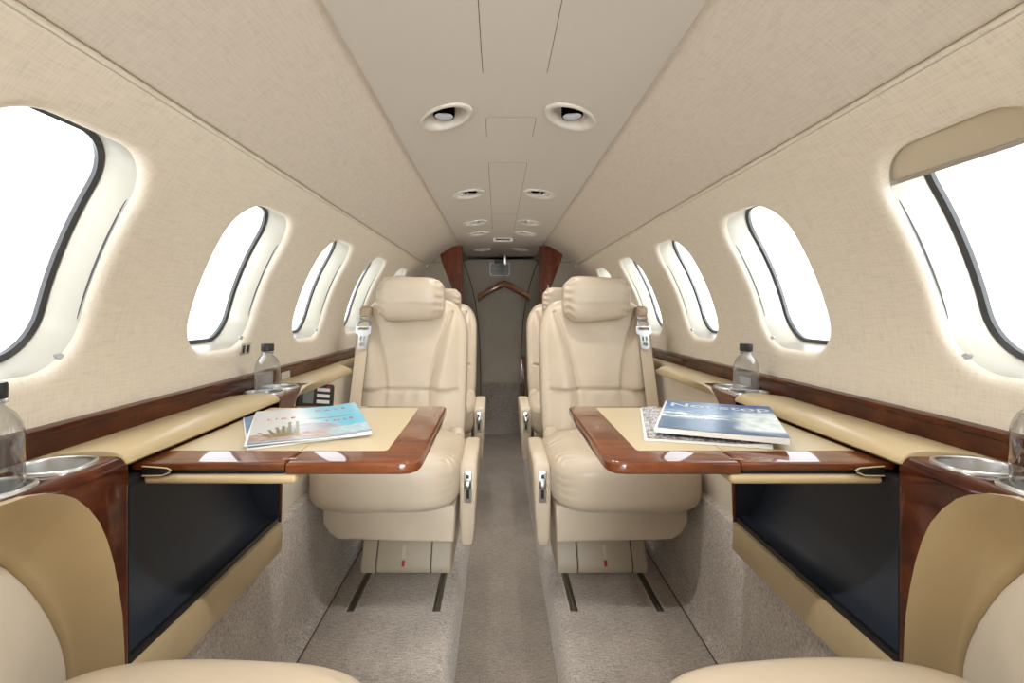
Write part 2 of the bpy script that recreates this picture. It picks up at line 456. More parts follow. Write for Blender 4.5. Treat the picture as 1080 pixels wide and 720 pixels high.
# ------------------------------------------------------------------ floor
g = G()
AX, ZA = 0.158, -0.10
for s in (-1, 1):
    prof = [(AX - 0.004, ZA), (AX, -0.07), (AX + 0.008, -0.03), (AX + 0.022, -0.008), (AX + 0.045, 0.0), (0.3, 0.0), (0.45, 0.0), (0.592, 0.0), (0.597, -0.004), (0.602, 0.001),
            (0.618, 0.010), (0.633, 0.035), (0.641, 0.08), (0.643, 0.16), (0.640, 0.25), (0.640, 0.33), (0.645, 0.39), (0.745, 0.41)]
    g.grid([[(s * x, y, z) for x, z in prof] for y in (Y0, Y1)])
fl = tag(g.mk('floor', M['carpet'], angle=60), kind='structure')
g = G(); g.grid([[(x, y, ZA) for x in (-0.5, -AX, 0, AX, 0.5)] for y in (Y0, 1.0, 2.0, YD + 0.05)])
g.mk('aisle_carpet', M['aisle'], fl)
g = G()
for s in (-1, 1):
    g.grid([[(s * x, y, 0.0004) for x in (0.5945, 0.5985)] for y in (Y0, Y1)])
g.mk('carpet_seam', M['seam'], fl)
# seat tracks let into the platform
for s, sd in ((-1, 'left'), (1, 'right')):
    for x, wh in ((0.23, 'inboard'), (0.517, 'outboard')):
        t = empty('seat_track', (s * x, 2.4, 0)); tag(t, 'dark metal floor track, %s one under the %s-hand front seat' % (wh, sd), 'seat track', 'seat tracks in the carpet')
        box('bed', (-0.015, -0.79, -0.002), (0.015, 0.95, 0.0012), M['track'], t, 0.0006)
        box('slot', (-0.0055, -0.785, 0.0008), (0.0055, 0.95, 0.0016), M['seam'], t, 0.0003)
        for q in (-1, 1): box('flange', (q * 0.015 - 0.0022, -0.795, 0.0), (q * 0.015 + 0.0022, 0.95, 0.0035), M['carpet'], t, 0.001)

# ------------------------------------------------------------------ wood trim strips along both walls
for i, s in enumerate((-1, 1)):
    pts = [(s * 0.745, 0.765), (s * 0.727, 0.765), (s * 0.727, 0.806), (s * 0.723, 0.808), (s * 0.7215, 0.813), (s * 0.724, 0.818), (s * 0.731, 0.8205), (s * 0.745, 0.821)]
    tag(prism('trim_%d' % (i + 1), pts, 'y', Y0, Y1, M['wood'], bev=0.0), kind='structure')

# ------------------------------------------------------------------ side consoles
MIR = 2.03
BC = [(-1.40, 0.776), (0.0, 0.776), (0.03, 0.776), (0.05, 0.776), (0.07, 0.776), (0.09, 0.776), (0.115, 0.776), (0.14, 0.776), (0.2, 0.776), (0.25, 0.776), (0.30, 0.776), (0.35, 0.776), (0.40, 0.776), (0.46, 0.776), (0.50, 0.776), (0.517, 0.776), (0.5185, 0.776), (0.56, 0.7755), (0.590, 0.774), (0.616, 0.768), (0.640, 0.757), (0.6575, 0.745), (0.678, 0.723), (0.697, 0.695), (0.711, 0.662), (0.722, 0.626), (0.7315, 0.582), (0.7387, 0.538), (0.742, 0.496), (0.744, 0.456), (0.746, 0.375)]
CC = [(-1.40, 0.742), (0.0, 0.742), (0.03, 0.742), (0.05, 0.742), (0.07, 0.742), (0.09, 0.742), (0.115, 0.742), (0.14, 0.742), (0.19, 0.742), (0.24, 0.741), (0.28, 0.740), (0.33, 0.739), (0.37, 0.737), (0.44, 0.733), (0.51, 0.722), (0.517, 0.7205), (0.5185, 0.7202), (0.55, 0.712), (0.585, 0.700), (0.606, 0.689), (0.6246, 0.675), (0.640, 0.659), (0.6545, 0.638), (0.672, 0.612), (0.687, 0.584), (0.702, 0.552), (0.714, 0.521), (0.722, 0.495), (0.728, 0.466), (0.733, 0.375)]
ZT = 0.775
def kidney(s, yc, flip, grow=0.0, n=48):
    """outline of a cup insert: two merged rounds with a waist on one side"""
    out = []
    for i in range(n):
        a = 2 * math.pi * i / n
        cx, sy = math.cos(a), math.sin(a)
        rx = 0.049 + grow; ry = 0.0425 + grow
        cx = math.copysign(abs(cx) ** 0.8, cx); sy = math.copysign(abs(sy) ** 0.8, sy)
        w = 1.0 - 0.32 * math.exp(-((cx * 1.0 - 0.66) / 0.26) ** 2) * (1 if sy * flip < 0 else 0) * min(1, abs(sy) * 1.6)
        k = 1.0 - 0.16 * max(0, cx)           # slimmer at the outboard end
        out.append((s * (0.668 + rx * cx), yc + ry * sy * w * k))
    return out
def recede(y, far): return 0.078 * (smooth(0.15, 0.035, y) if far else smooth(0.42, 0.24, y))
def console(s, side):
    org = (s * 0.66, 1.015, 0.38)
    root = empty('side_console', org)
    tag(root, 'tan and gloss wood side console with dark storage recess below the %s table' % side, 'console', 'side consoles')
    # rolled ledge cover
    pts = [(0.735, 0.776), (0.70, 0.780), (0.66, 0.7845), (0.635, 0.785), (0.617, 0.7825), (0.606, 0.777), (0.600, 0.770), (0.599, 0.764), (0.603, 0.760), (0.62, 0.758), (0.735, 0.758)]
    prism('ledge_cover', [(s * a, b) for a, b in pts], 'y', 0.748, 1.275, M['beige'], root, 0.003, org=org)
    prism('ledge_strip', [(s * a, b) for a, b in [(0.735, 0.7765), (0.716, 0.7775), (0.713, 0.770), (0.735, 0.768)]], 'y', 0.30, 0.75, M['beige'], root, org=org)
    for mir in (False, True):
        Y = (lambda y: MIR - y) if mir else (lambda y: y)
        flip = -1 if mir else 1
        g = G()
        # wood end panel: face, round-over, top with two openings
        bz = lambda y: next((b[1] + (c[1] - b[1]) * (y - b[0]) / (c[0] - b[0]) for b, c in zip(BC, BC[1:]) if b[0] <= y <= c[0]), 0.375)
        ys = [0.52, 0.56, 0.58, 0.60, 0.616, 0.64, 0.6575, 0.678, 0.697, 0.711, 0.722, 0.7315, 0.7387, 0.742, 0.744, 0.746, 0.748, 0.752, 0.755]
        rr = 0.0165; rows = []
        for y in ys:
            zb = bz(y)
            dx = 0.002 if y > 0.7535 else 0
            prof = []
            for i in range(9): prof.append((0.600 + dx, min(zb + (ZT - rr - zb) * i / 8, ZT)) if zb < ZT - rr else None)
            arc = [(0.600 + rr - rr * math.cos(R_(90 * i / 8)) + dx, ZT - rr + rr * math.sin(R_(90 * i / 8))) for i in range(9)]
            if zb >= ZT - rr:
                # start somewhere on the arc
                a0 = math.degrees(math.asin(max(-1, min(1, (zb - (ZT - rr)) / rr))))
                arc = [(0.600 + rr - rr * math.cos(R_(a0 + (90 - a0) * i / 8)), ZT - rr + rr * math.sin(R_(a0 + (90 - a0) * i / 8))) for i in range(9)]
                prof = [arc[0]] * 9
            rows.append([(s * x, Y(y), z) for x, z in prof + arc])
        g.grid(rows)
        g.poly([(s * 0.602, Y(0.755), 0.375), (s * 0.602, Y(0.755), ZT - rr), (s * 0.602 + s * rr * .3, Y(0.755), ZT - rr * .3), (s * (0.602 + rr), Y(0.755), ZT), (s * 0.735, Y(0.755), ZT), (s * 0.735, Y(0.755), 0.375)])
        top = [(s * 0.6165, Y(y)) for y in ys] + [(s * 0.735, Y(0.755)), (s * 0.735, Y(0.52))]
        hs = [kidney(s, Y(yc), fl_ * flip) for yc, fl_ in ((0.699, 1), (0.603, -1))]
        v2, tr = plate(top, hs)
        b = len(g.v); g.v += [(p[0], p[1], ZT) for p in v2]; g.f += [tuple(i + b for i in t) for t in tr]
        g.mk('wood_end_panel', M['wood'], root, org, 50)
        for yc, fl_ in ((0.699, 1), (0.603, -1)):
            gg = G(); rows = []
            for gr, z in ((0.0025, 0.0), (0.002, 0.0035), (-0.0005, 0.005), (-0.0035, 0.004), (-0.0045, 0.0), (-0.0045, -0.015), (-0.006, -0.0195), (-0.030, -0.020)):
                rows.append([(x, y, ZT + z) for x, y in kidney(s, Y(yc), fl_ * flip, gr)])
            gg.grid(rows, closed=True); gg.poly(rows[-1])
            gg.mk('cup_holder', M['alu'], root, org, 60)
        # scooped tan surround between wood edge and pad
        gg = G(); rows = []
        n = 14
        for bp, cpnt in zip(BC, CC):
            row = []
            rc = recede(bp[0], mir)
            if bp[0] < 0.518: 
                up = smooth(0.517, 0.44, bp[0])
                row += [(s * 0.735, Y(bp[0]), 0.7752), (s * (0.66 + rc * 0.6), Y(bp[0]), 0.7755 + 0.006 * up), (s * (0.622 + rc), Y(bp[0]), 0.7755 + 0.009 * up), (s * (0.606 + rc), Y(bp[0]), 0.7745 + 0.005 * up)]
            else: row += [(s * 0.624, Y(bp[0]), min(bp[1], ZT) - 0.0015)] * 2 + [(s * 0.606, Y(bp[0]), bp[1] + 0.0003)] * 2
            for i in range(n):
                t = i / (n - 1)
                x = 0.5985 + rc + (0.080 - rc * 0.85) * (smooth(-0.25, 1.0, t) - smooth(-0.25, 1.0, 0))
                kk = smooth(0.56, 0.42, bp[0])
                x += kk * (0.5985 + rc - 0.004 * math.sin(math.pi * min(1, t / 0.6)) + (0.085 - rc * 0.85) * smooth(0.55, 1.0, t) - x)
                if t > 0.97: x += 0.012
                y = bp[0] + (cpnt[0] - bp[0]) * t; z = bp[1] + (cpnt[1] - bp[1]) * t - (0.012 * (1 - t) ** 4 if False else 0)
                row.append((s * x, Y(y), z))
            rows.append(row)
        gg.grid(rows); gg.mk('armrest_surround', M['beige'], root, org, 70)
        poly = [(Y(y), z) for y, z in CC] + [(Y(-1.40), 0.375)]
        prism('side_pad', poly, 'x', s * 0.672, s * 0.71, M['leather_pad'], root, 0.006, org=org)
    # storage recess
    gg = G()
    prof = [(0.602, 0.735), (0.69, 0.735), (0.692, 0.70), (0.688, 0.60), (0.683, 0.54), (0.672, 0.505), (0.655, 0.478), (0.635, 0.462), (0.602, 0.458)]
    gg.grid([[(s * x, y, z) for x, z in prof] for y in (0.757, 0.80, 0.9, 1.0, 1.1, 1.2, 1.273)])
    for y in (0.757, 1.273): gg.poly([(s * x, y, z) for x, z in prof])
    gg.mk('storage_pocket', M['black_leather'], root, org, 50)
    box('pocket_sill', (s * 0.602, 0.757, 0.440), (s * 0.635, 1.273, 0.459), M['black'], root, 0.002, org=org)
    box('lower_rail', (s * 0.592, 0.756, 0.372), (s * 0.618, 1.274, 0.446), M['beige'], root, 0.004, org=org)
    box('pocket_header', (s * 0.602, 0.757, 0.722), (s * 0.70, 1.273, 0.738), M['black'], root, 0.002, org=org)
    if s < 0:
        h = empty('handset', (0, 0, 0)); h.parent = root
        h.location = (-0.640 - org[0], 1.62 - org[1], 0.715 - org[2]); h.rotation_euler = (R_(-8), R_(12), R_(62))
        bx = box('body', (-0.075, -0.018, -0.042), (0.075, 0.018, 0.042), M['black'], h, 0.008, 3)
        box('screen', (-0.062, -0.0195, -0.026), (-0.020, -0.017, 0.022), M['screen'], bx, 0.001)
        for r in range(3):
            box('button', (-0.006, -0.0195, 0.016 - r * 0.020), (0.050, -0.017, 0.027 - r * 0.020), M['grey_ink'], bx, 0.001)
        box('button', (0.036, -0.0195, 0.030), (0.050, -0.017, 0.036), M['red'], bx, 0.001)
    return root
console(-1, 'left'); console(1, 'right')

# outlet and placards on the walls
def plaque(name, s, y, th, w, h, m, label, cat, o=-0.002):
    c = Vector(cyl(s, y, th, 0))
    e = empty(name, c); e.rotation_euler = (0, -s * th if s > 0 else th, 0)
    tag(e, label, cat)
    box('plate', (-0.002, -w / 2, -h / 2), (0.003, w / 2, h / 2), m, e, 0.0012)
    return e
e = plaque('audio_outlet', -1, 1.355, 0.128, 0.052, 0.030, M['alu'], 'small silver socket plate with two jacks on left wall', 'socket')
for q in (-1, 1): box('jack', (-0.003, q * 0.012 - 0.005, -0.010), (0.005, q * 0.012 + 0.005, 0.010), M['black'], e, 0.001)
for s in (-1, 1):
    e = empty('placard', (s * 0.7265, 1.60 if s < 0 else 1.47, 0.788)); tag(e, 'small pale notice plate on the %s wood strip beside the bottle' % ('left' if s < 0 else 'right'), 'placard')
    box('plate', (-0.001, -0.032, -0.012), (0.001, 0.032, 0.012), M['placard'], e, 0.0003)

# ------------------------------------------------------------------ folding tables
def table(s, side):
    org = (s * 0.38, 1.018, 0.722); root = empty('folding_table', org)
    tag(root, 'gloss wood fold-out table with tan inlay, pulled out on the %s side' % side, 'table', 'fold-out tables')
    zt = 0.755
    fx = 0.370
    def ol(pts): return [(s * x, y) for x, y in pts]
    a = [(fx + 0.001, 0.784), (0.618, 0.784), (0.618, 1.252), (fx + 0.001, 1.252)]
    fixed = prism('fixed_leaf', ol(a), 'z', zt - 0.014, zt, M['wood_table'], root, 0.004, 3, org)
    c = 0.03
    b = [(fx - 0.001, 0.784), (fx - 0.001, 1.252), (0.157 + 0.022, 1.252), (0.1605, 1.246), (0.156, 1.232), (0.153, 1.10), (0.152, 0.95), (0.153, 0.815), (0.157, 0.798), (0.168, 0.787), (0.185, 0.784)]
    hinged = prism('hinged_leaf', ol(b), 'z', zt - 0.021, zt, M['wood_table'], root, 0.006, 4, org)
    prism('inlay', ol([(fx + 0.001, 0.848), (0.60, 0.848), (0.60, 1.222), (fx + 0.001, 1.222)]), 'z', zt - 0.002, zt + 0.0007, M['inlay'], fixed, org=org)
    prism('inlay', ol([(fx - 0.001, 0.848), (fx - 0.001, 1.222), (0.228, 1.222), (0.224, 1.218), (0.219, 0.855), (0.223, 0.848)]), 'z', zt - 0.002, zt + 0.0007, M['inlay'], hinged, org=org)
    box('badge', (s * 0.1855, 1.015, zt - 0.001), (s * 0.1875, 1.06, zt + 0.0006), M['alu'], hinged, 0.0002, org=org)
    for y in (0.80, 1.236): box('hinge', (s * 0.358, y - 0.005, zt - 0.001), (s * 0.382, y + 0.005, zt + 0.0008), M['alu'] if y > 1 else M['wood_table'], root, 0.0004, org=org)
    box('slide_slot', (s * 0.375, 0.792, 0.733), (s * 0.59, 1.245, 0.742), M['black'], root, 0.001, org=org)
    box('support_tray', (s * 0.352, 0.780, 0.7205), (s * 0.597, 1.25, 0.734), M['beige'], root, 0.005, 3, org=org)
    # dark end of the slide moulding by the near end panel
    prism('slide_end', [(s * x, z) for x, z in ((0.597, 0.7355), (0.565, 0.736), (0.553, 0.741), (0.551, 0.744), (0.558, 0.7475), (0.597, 0.7495))], 'y', 0.778, 0.80, M['black'], root, 0.001, org=org)
    tube('slide_edge', [(s * x, 0.778, z) for x, z in ((0.597, 0.7505), (0.575, 0.7488), (0.558, 0.7475), (0.5505, 0.744), (0.553, 0.7405), (0.565, 0.7355), (0.597, 0.7350))], 0.0012, M['beige'], root, 8, org)
    return root
table(-1, 'left'); table(1, 'right')

# ------------------------------------------------------------------ seats
def fbm(p, sc): return mnoise.noise(Vector(p) * sc)
def seat(s, loc, rz, label, stowed=False, buckle=False, name='cabin_seat'):
    """s = +1: armrest on local +x.  Faces local -y."""
    root = empty(name, loc, rz); tag(root, label, 'seat', 'cream leather cabin seats')
    ph = loc[0] * 7 + loc[1] * 3
    # cushion
    def fcush(v, p):
        x, y, z = v
        z += 0.015 * (1 - p[0] ** 2) * max(0, p[2])
        if p[2] > 0: z -= 0.03 * smooth(0.1, 1.0, p[1])
        if y < 0: y -= 0.012 * (1 - p[0] ** 2)
        e = smooth(0.62, 1.0, p[0] * s)               # gathers at the inboard end
        z += 0.0035 * e * math.sin(p[1] * 46 + 3 * fbm((x, y, ph), 9)) * (1 if p[2] > -0.6 else 0)
        y += 0.003 * e * math.sin(p[2] * 22) * (1 if p[1] < 0 else 0)
        z += 0.004 * fbm((x, y, z + ph), 7)
        return (x - s * 0.007, y - 0.025, z + 0.434)
    superbox('seat_cushion', (0.256, 0.292, 0.092), 5.0, (44, 48, 20), M['leather'], root, fcush)
    prism('seat_frame', [(s * a, b) for a, b in ((-0.205, 0.36), (-0.205, 0.30), (-0.185, 0.265), (-0.155, 0.246), (0.224, 0.236), (0.228, 0.242), (0.232, 0.36))], 'y', -0.245, 0.25, M['leather'], root, 0.010)
    # pedestal
    ped = prism('pedestal', [(0.0, 0.004), (-0.004, 0.03), (0.035, 0.10), (0.055, 0.140), (0.075, 0.15), (0.08, 0.23), (0.38, 0.23), (0.42, 0.15), (0.42, 0.004)], 'x', s * -0.152, s * 0.198, M['hard'], root, 0.012, 3)
    dr = prism('drawer', [(-0.009, 0.010), (-0.013, 0.034), (0.026, 0.100), (0.043, 0.130), (0.08, 0.132), (0.08, 0.010)], 'x', s * -0.088, s * 0.118, M['hard'], root, 0.006, 3)
    prism('drawer_gap', [(-0.0055, 0.007), (-0.0095, 0.034), (0.0295, 0.101), (0.0475, 0.1335), (0.08, 0.1355), (0.08, 0.007)], 'x', s * -0.0915, s * 0.1215, M['seam'], root)
    prism('pull', [(-0.002, 0.060), (0.022, 0.101), (0.035, 0.101), (0.01, 0.060)], 'x', s * 0.006, s * 0.024, M['leather'], dr, 0.002)
    prism('red_tag', [(-0.0145, 0.036), (-0.0055, 0.053), (0.01, 0.053), (0.01, 0.036)], 'x', s * 0.009, s * 0.020, M['red'], dr, 0.001)
    # armrest
    dz = -0.06 if stowed else 0.0
    dy = 0.10 if stowed else 0.0
    arm_pts = [(-0.215, 0.455), (-0.208, 0.475), (-0.19, 0.487), (0.10, 0.492), (0.135, 0.485), (0.15, 0.46), (0.15, 0.40), (0.06, 0.30), (-0.05, 0.225), (-0.135, 0.192), (-0.165, 0.190), (-0.182, 0.20), (-0.192, 0.235), (-0.206, 0.34)]
    arm = prism('armrest', [(y + dy, z + dz) for y, z in arm_pts], 'x', s * 0.243, s * 0.303, M['leather'], root, 0.013, 4, fn=lambda c: (c[0] - s * 0.012 * smooth(0.45, 0.2, c[2]) * (1 if c[0] * s > 0.27 else 0), c[1], c[2]))
    lp = prism('latch_plate', [(y + dy, z + dz) for y, z in ((-0.2165, 0.462), (-0.2185, 0.455), (-0.2095, 0.358), (-0.207, 0.352), (-0.19, 0.352), (-0.19, 0.462))], 'x', s * 0.259, s * 0.285, M['alu'], arm, 0.002)
    prism('latch_slot', [(y + dy, z + dz) for y, z in ((-0.2150, 0.405), (-0.2110, 0.368), (-0.20, 0.368), (-0.20, 0.405))], 'x', s * 0.267, s * 0.277, M['black'], lp, 0.0005)
    box('latch_slot', (s * 0.267, -0.2195 + dy, 0.438 + dz), (s * 0.277, -0.21 + dy, 0.452 + dz), M['black'], lp, 0.001)
    superbox('latch_lever', (0.0125, 0.012, 0.016), 2.6, (12, 12, 12), M['chrome'], lp, lambda v, p: (v[0] + s * 0.272, v[1] - 0.222 + dy + 0.1 * 0, v[2] + 0.418 + dz))
    # backrest, leaning back
    ZB0, ZB1 = 0.40, 1.055
    hz = (ZB1 - ZB0) / 2; zm = (ZB1 + ZB0) / 2
    def front_y(z): return 0.125 + 0.33 * (z - 0.47)
    def fback(v, p):
        x, y, z = v
        zz = z + zm
        t = smooth(0.86, ZB1, zz)
        x *= 1 - 0.10 * t * t
        ax = abs(x)
        if p[1] < -0.2:
            k = smooth(-0.2, -1.0, p[1])
            edge = smooth(1.0, 0.90, abs(p[0])) * smooth(1.0, 0.9, abs(p[2])); roll = smooth(1.0, 0.62, abs(p[0]))
            q = 0.092 + 0.082 * max(0, (zz - 0.67) / 0.31) ** 1.5
            d = 0.0
            if zz > 0.67:
                d -= 0.034 * smooth(q - 0.004, q + 0.05, ax) * roll                     # bolsters stand proud
                d -= 0.010 * smooth(0, q, q - min(ax, q)) * smooth(0.67, 0.75, zz) # centre panel softly filled
                d += 0.012 * math.exp(-((ax - q) / 0.0065) ** 2)
                d += 0.004 * math.exp(-((zz - 0.80 - 0.02 * math.sin(x * 14)) / 0.02) ** 2) * smooth(q, 0.0, ax)
            else:
                d -= 0.018 * smooth(0.085, 0.14, ax) * roll
                d += 0.007 * math.exp(-((ax - 0.092) / 0.0065) ** 2) * smooth(0.50, 0.56, zz)
                d += 0.0036 * math.sin(x * 95 + 2 * fbm((x, zz, ph), 8)) * smooth(0.60, 0.66, zz) * smooth(0.12, 0.08, ax)
            d += 0.012 * math.exp(-((zz - 0.67) / 0.0055) ** 2)
            y += d * k * edge
        y += 0.003 * fbm((x, zz, ph), 6)
        return (x - s * 0.008, y + 0.075 + front_y(zz), zz)
    superbox('backrest', (0.246, 0.072, hz), 6.0, (76, 10, 92), M['leather'], root, fback)
    # headrest pillow
    def fhead(v, p):
        x, y, z = v
        pinch = 1 - 0.22 * abs(p[0]) ** 5
        y *= pinch; z *= 1 - 0.10 * abs(p[0]) ** 6 - 0.03 * math.sin(3 * p[0])
        e = smooth(0.55, 1.0, abs(p[0]))
        y += 0.003 * e * math.sin(p[2] * 15 + p[0] * 5 + ph)
        z += 0.003 * e * math.sin(p[0] * 18 + ph) * p[2]
        z += 0.006 * fbm((x, y, z + ph), 11); y += 0.006 * fbm((x, z, ph), 9)
        if p[2] < -0.2: y -= 0.01 * p[2]
        return (x - s * 0.006, y + 0.275, z + 1.052)
    superbox('headrest', (0.146, 0.064, 0.096), 5.0, (36, 20, 28), M['leather'], root, fhead)
    # small gathered puff where back meets cushion
    superbox('side_gather', (0.030, 0.045, 0.035), 2.4, (14, 18, 14), M['leather'], root,
             lambda v, p: (v[0] + s * 0.205 + 0.004 * math.sin(p[1] * 14), v[1] + 0.125, v[2] + 0.49 + 0.005 * math.sin(p[1] * 12 + p[0] * 4)))
    # shoulder belt down the outboard side
    xb = -0.205
    def strip(z0, z1, w, off, xa, xb_):
        rows = []
        for i in range(25):
            t = i / 24; z = z0 + (z1 - z0) * t; xc = xa + (xb_ - xa) * t
            yy = front_y(z) - off
            rows.append([(s * (xc - w / 2), yy, z), (s * (xc + w / 2), yy, z), (s * (xc + w / 2), yy + 0.0025, z), (s * (xc - w / 2), yy + 0.0025, z)])
        return rows
    g = G(); r = strip(0.985, 0.485, 0.048, 0.030, -0.203, -0.217); g.grid(r, closed=True); g.poly(r[0]); g.poly(r[-1])
    belt = g.mk('shoulder_belt', M['webbing'], root, angle=30)
    ztop = 0.985
    superbox('belt_guide', (0.027, 0.026, 0.026), 3.0, (10, 10, 10), M['webbing_dark'], root, lambda v, p: (v[0] - s * 0.203, v[1] + front_y(ztop) - 0.015, v[2] + ztop + 0.012))
    yb = front_y(0.93) - 0.036
    lean = lambda x, z, o=0.0: (s * x, front_y(z) - 0.036 - o, z)
    ringp = [lean(-0.203 + 0.024 * math.cos(a), 0.945 + 0.018 * math.sin(a)) for a in [2 * math.pi * i / 20 for i in range(21)]]
    tube('belt_ring', ringp, 0.0042, M['chrome'], belt, 8, caps=False)
    tube('belt_ring', [lean(-0.203 + 0.021 * math.cos(a), 0.972 + 0.012 * math.sin(a)) for a in [2 * math.pi * i / 20 for i in range(21)]], 0.0036, M['chrome'], belt, 8, caps=False)
    outl = [(-0.033, 0.935), (0.033, 0.935), (0.033, 0.905), (0.020, 0.898), (0.018, 0.845), (0.010, 0.838), (-0.010, 0.838), (-0.018, 0.845), (-0.020, 0.898), (-0.033, 0.905)]
    hl = [rrect(-0.024, 0.024, 0.917, 0.929, 0.004), rrect(-0.010, 0.010, 0.852, 0.866, 0.006), rrect(-0.011, -0.004, 0.873, 0.893, 0.003), rrect(0.004, 0.011, 0.873, 0.893, 0.003)]
    v2, tr = plate(outl, hl)
    g = G(); n0 = len(v2)
    for o in (0.0, 0.004): g.v += [lean(-0.203 + p[0], p[1], o) for p in v2]
    g.f += [tuple(t) for t in tr] + [tuple(i + n0 for i in t) for t in tr]
    for lp_ in [outl] + hl:
        q = len(lp_); g.grid([[lean(-0.203 + p[0], p[1], o) for p in lp_] for o in (0.0, 0.004)], closed=True)
    g.mk('belt_tongue', M['chrome'], belt)
    if buckle:
        prism('lap_buckle', [(0.03, 0.505), (0.05, 0.516), (0.10, 0.516), (0.115, 0.505), (0.10, 0.498), (0.04, 0.498)], 'y', 0.10, 0.15, M['alu'], root, 0.004, fn=lambda c: (s * c[0], c[1], c[2]))
    return root
SX, YS = 0.398, 1.84
seat(1, (-SX, YS, 0), 0, 'cream leather seat facing the camera behind the left table')
seat(-1, (SX, YS, 0), 0, 'cream leather seat facing the camera behind the right table', buckle=True)
seat(1, (-SX, YS + 0.95, 0), 0, 'cream leather rear-row seat half hidden behind the front left seat')
seat(-1, (SX, YS + 0.95, 0), 0, 'cream leather rear-row seat half hidden behind the front right seat')
seat(-1, (-SX, 0.362, 0), math.pi, 'cream leather seat nearest the camera, cushion edge at bottom left', stowed=True)
seat(1, (SX, 0.362, 0), math.pi, 'cream leather seat nearest the camera, cushion edge at bottom right', stowed=True)

# ------------------------------------------------------------------ rear partition and door
def part_x(z): return 0.283 + 0.125 * smooth(1.02, 1.47, z) + 0.025   # outer edge of the wood on the partition
for s, nm in ((-1, 'wall_rear_left'), (1, 'wall_rear_right')):
    g = G(); rows = []
    for i in range(40):
        z = 0.0 + 1.475 * i / 39
        xo = math.sqrt(max(0, RAD ** 2 - (z - ZC) ** 2)) if z > ZC else RAD
        rows.append([(s * 0.29, Y1, z), (s * max(xo + 0.004, 0.292), Y1, z)])
    g.grid(rows)
    rows = [[(x, y + 0.06, z) for x, y, z in r] for r in rows]; g.grid(rows)
    w = tag(g.mk(nm, M['door']), kind='structure')
    # horizontal seam at the ceiling joint level
    box('panel_seam', (s * 0.40, Y1 - 0.001, 1.348), (s * 0.60, Y1, 1.351), M['seam'], w, 0.0)
for i, s in enumerate((-1, 1)):
    pts = []
    zs = [0.02 + 1.44 * q / 30 for q in range(31)]
    pts = [(s * part_x(z), z) for z in zs] + [(s * 0.276, 1.462), (s * 0.276, 0.02)]
    tw = prism('trim_%d' % (i + 3), pts, 'y', Y1 - 0.022, Y1 + 0.075, M['wood_up'], None, 0.004)
    tag(tw, kind='structure')
    tube('wood_bead', [(s * (part_x(z) + 0.003), Y1 - 0.018, z) for z in zs[10:]], 0.008, M['wood_up'], tw, 8)

g = G()
rows = []
for i in range(30):
    z = -0.10 + 1.61 * i / 29
    rows.append([(x, YD, z) for x in (-0.45, -0.2, 0, 0.2, 0.45)])
g.grid(rows)
for s in (-1, 1):
    g.grid([[(s * 0.40, y, z) for y in (Y1 + 0.03, YD)] for z in (-0.1, 0.4, 0.9, 1.30)])
    g.grid([[(s * x, y, z) for x, z in ((0.40, 1.30), (0.37, 1.40), (0.29, 1.468))] for y in (Y1 + 0.03, YD)])
wr = tag(g.mk('wall_rear', M['door'], angle=20), kind='structure')
dpts = [(0.178, 0.02), (0.178, 0.39), (0.185, 0.65), (0.20, 0.90), (0.225, 1.08), (0.265, 1.25), (0.315, 1.40), (0.335, 1.455)]
door = prism('door_1', [(-x, z) for x, z in dpts] + [(x, z) for x, z in reversed(dpts)], 'y', YD - 0.012, YD, M['door'], None, 0.003)
tag(door, kind='structure')
for s in (-1, 1): tube('door_seam', [(s * x, YD - 0.009, z) for x, z in dpts], 0.005, M['seam'], door, 8)
box('kick_panel', (-0.176, YD - 0.022, -0.10), (0.176, YD - 0.004, 0.36), M['aisle'], door, 0.004)
box('jamb_post', (0.178, YD - 0.35, -0.10), (0.200, YD - 0.20, 0.62), M['wood_up'], wr, 0.004)
box('jamb_latch', (0.164, YD - 0.34, 0.40), (0.179, YD - 0.30, 0.60), M['alu'], wr, 0.004)
vg = prism('air_grille', rrect(-0.10, 0.085, 1.315, 1.44, 0.02), 'y', YD - 0.022, YD - 0.010, M['plastic'], door, 0.003)
prism('grille_mesh', rrect(-0.088, 0.073, 1.327, 1.428, 0.014), 'y', YD - 0.0235, YD - 0.02, M['seam'], vg)
for i in range(9): box('grille_bar', (-0.088, YD - 0.0245, 1.333 + i * 0.0105), (0.073, YD - 0.023, 1.3375 + i * 0.0105), M['grey_ink'], vg, 0.0005)

# coat hook rail and hanger
hk = empty('coat_rail', (0.0, 4.02, ZP)); tag(hk, 'short dark coat rail on the ceiling above the hanger', 'coat rail')
tube('rail', [(-0.055, 0, -0.055), (0.03, 0, -0.055)], 0.011, M['black'], hk, 12)
tube('rail', [(-0.02, 0.0, -0.008), (0.03, 0, -0.008)], 0.012, M['black'], hk, 12)
box('bracket', (0.025, -0.02, -0.08), (0.045, 0.02, 0.004), M['alu'], hk, 0.003)
hg = empty('coat_hanger', (0.028, 3.98, 1.235), R_(-6)); tag(hg, 'dark wooden coat hanger hanging on the rear door', 'hanger')
def hz_(x): return -0.012 - 0.115 * (abs(x) / 0.21) ** 1.25
xs = [-0.21 + 0.42 * i / 28 for i in range(29)]
rows = []
for x in xs:
    w = 0.02 + 0.012 * smooth(0.10, 0.20, abs(x)); h = 0.030 - 0.004 * smooth(0.0, 0.2, abs(x)) + 0.006 * smooth(0.18, 0.21, abs(x))
    yb_ = -0.02 * (abs(x) / 0.21) ** 2
    rows.append([(x, yb_ + w * math.cos(a), hz_(x) + h * math.sin(a)) for a in [2 * math.pi * k / 14 for k in range(14)]])
g = G(); g.grid(rows, closed=True); g.poly(rows[0]); g.poly(rows[-1]); g.mk('shoulder_bar', M['hanger'], hg)
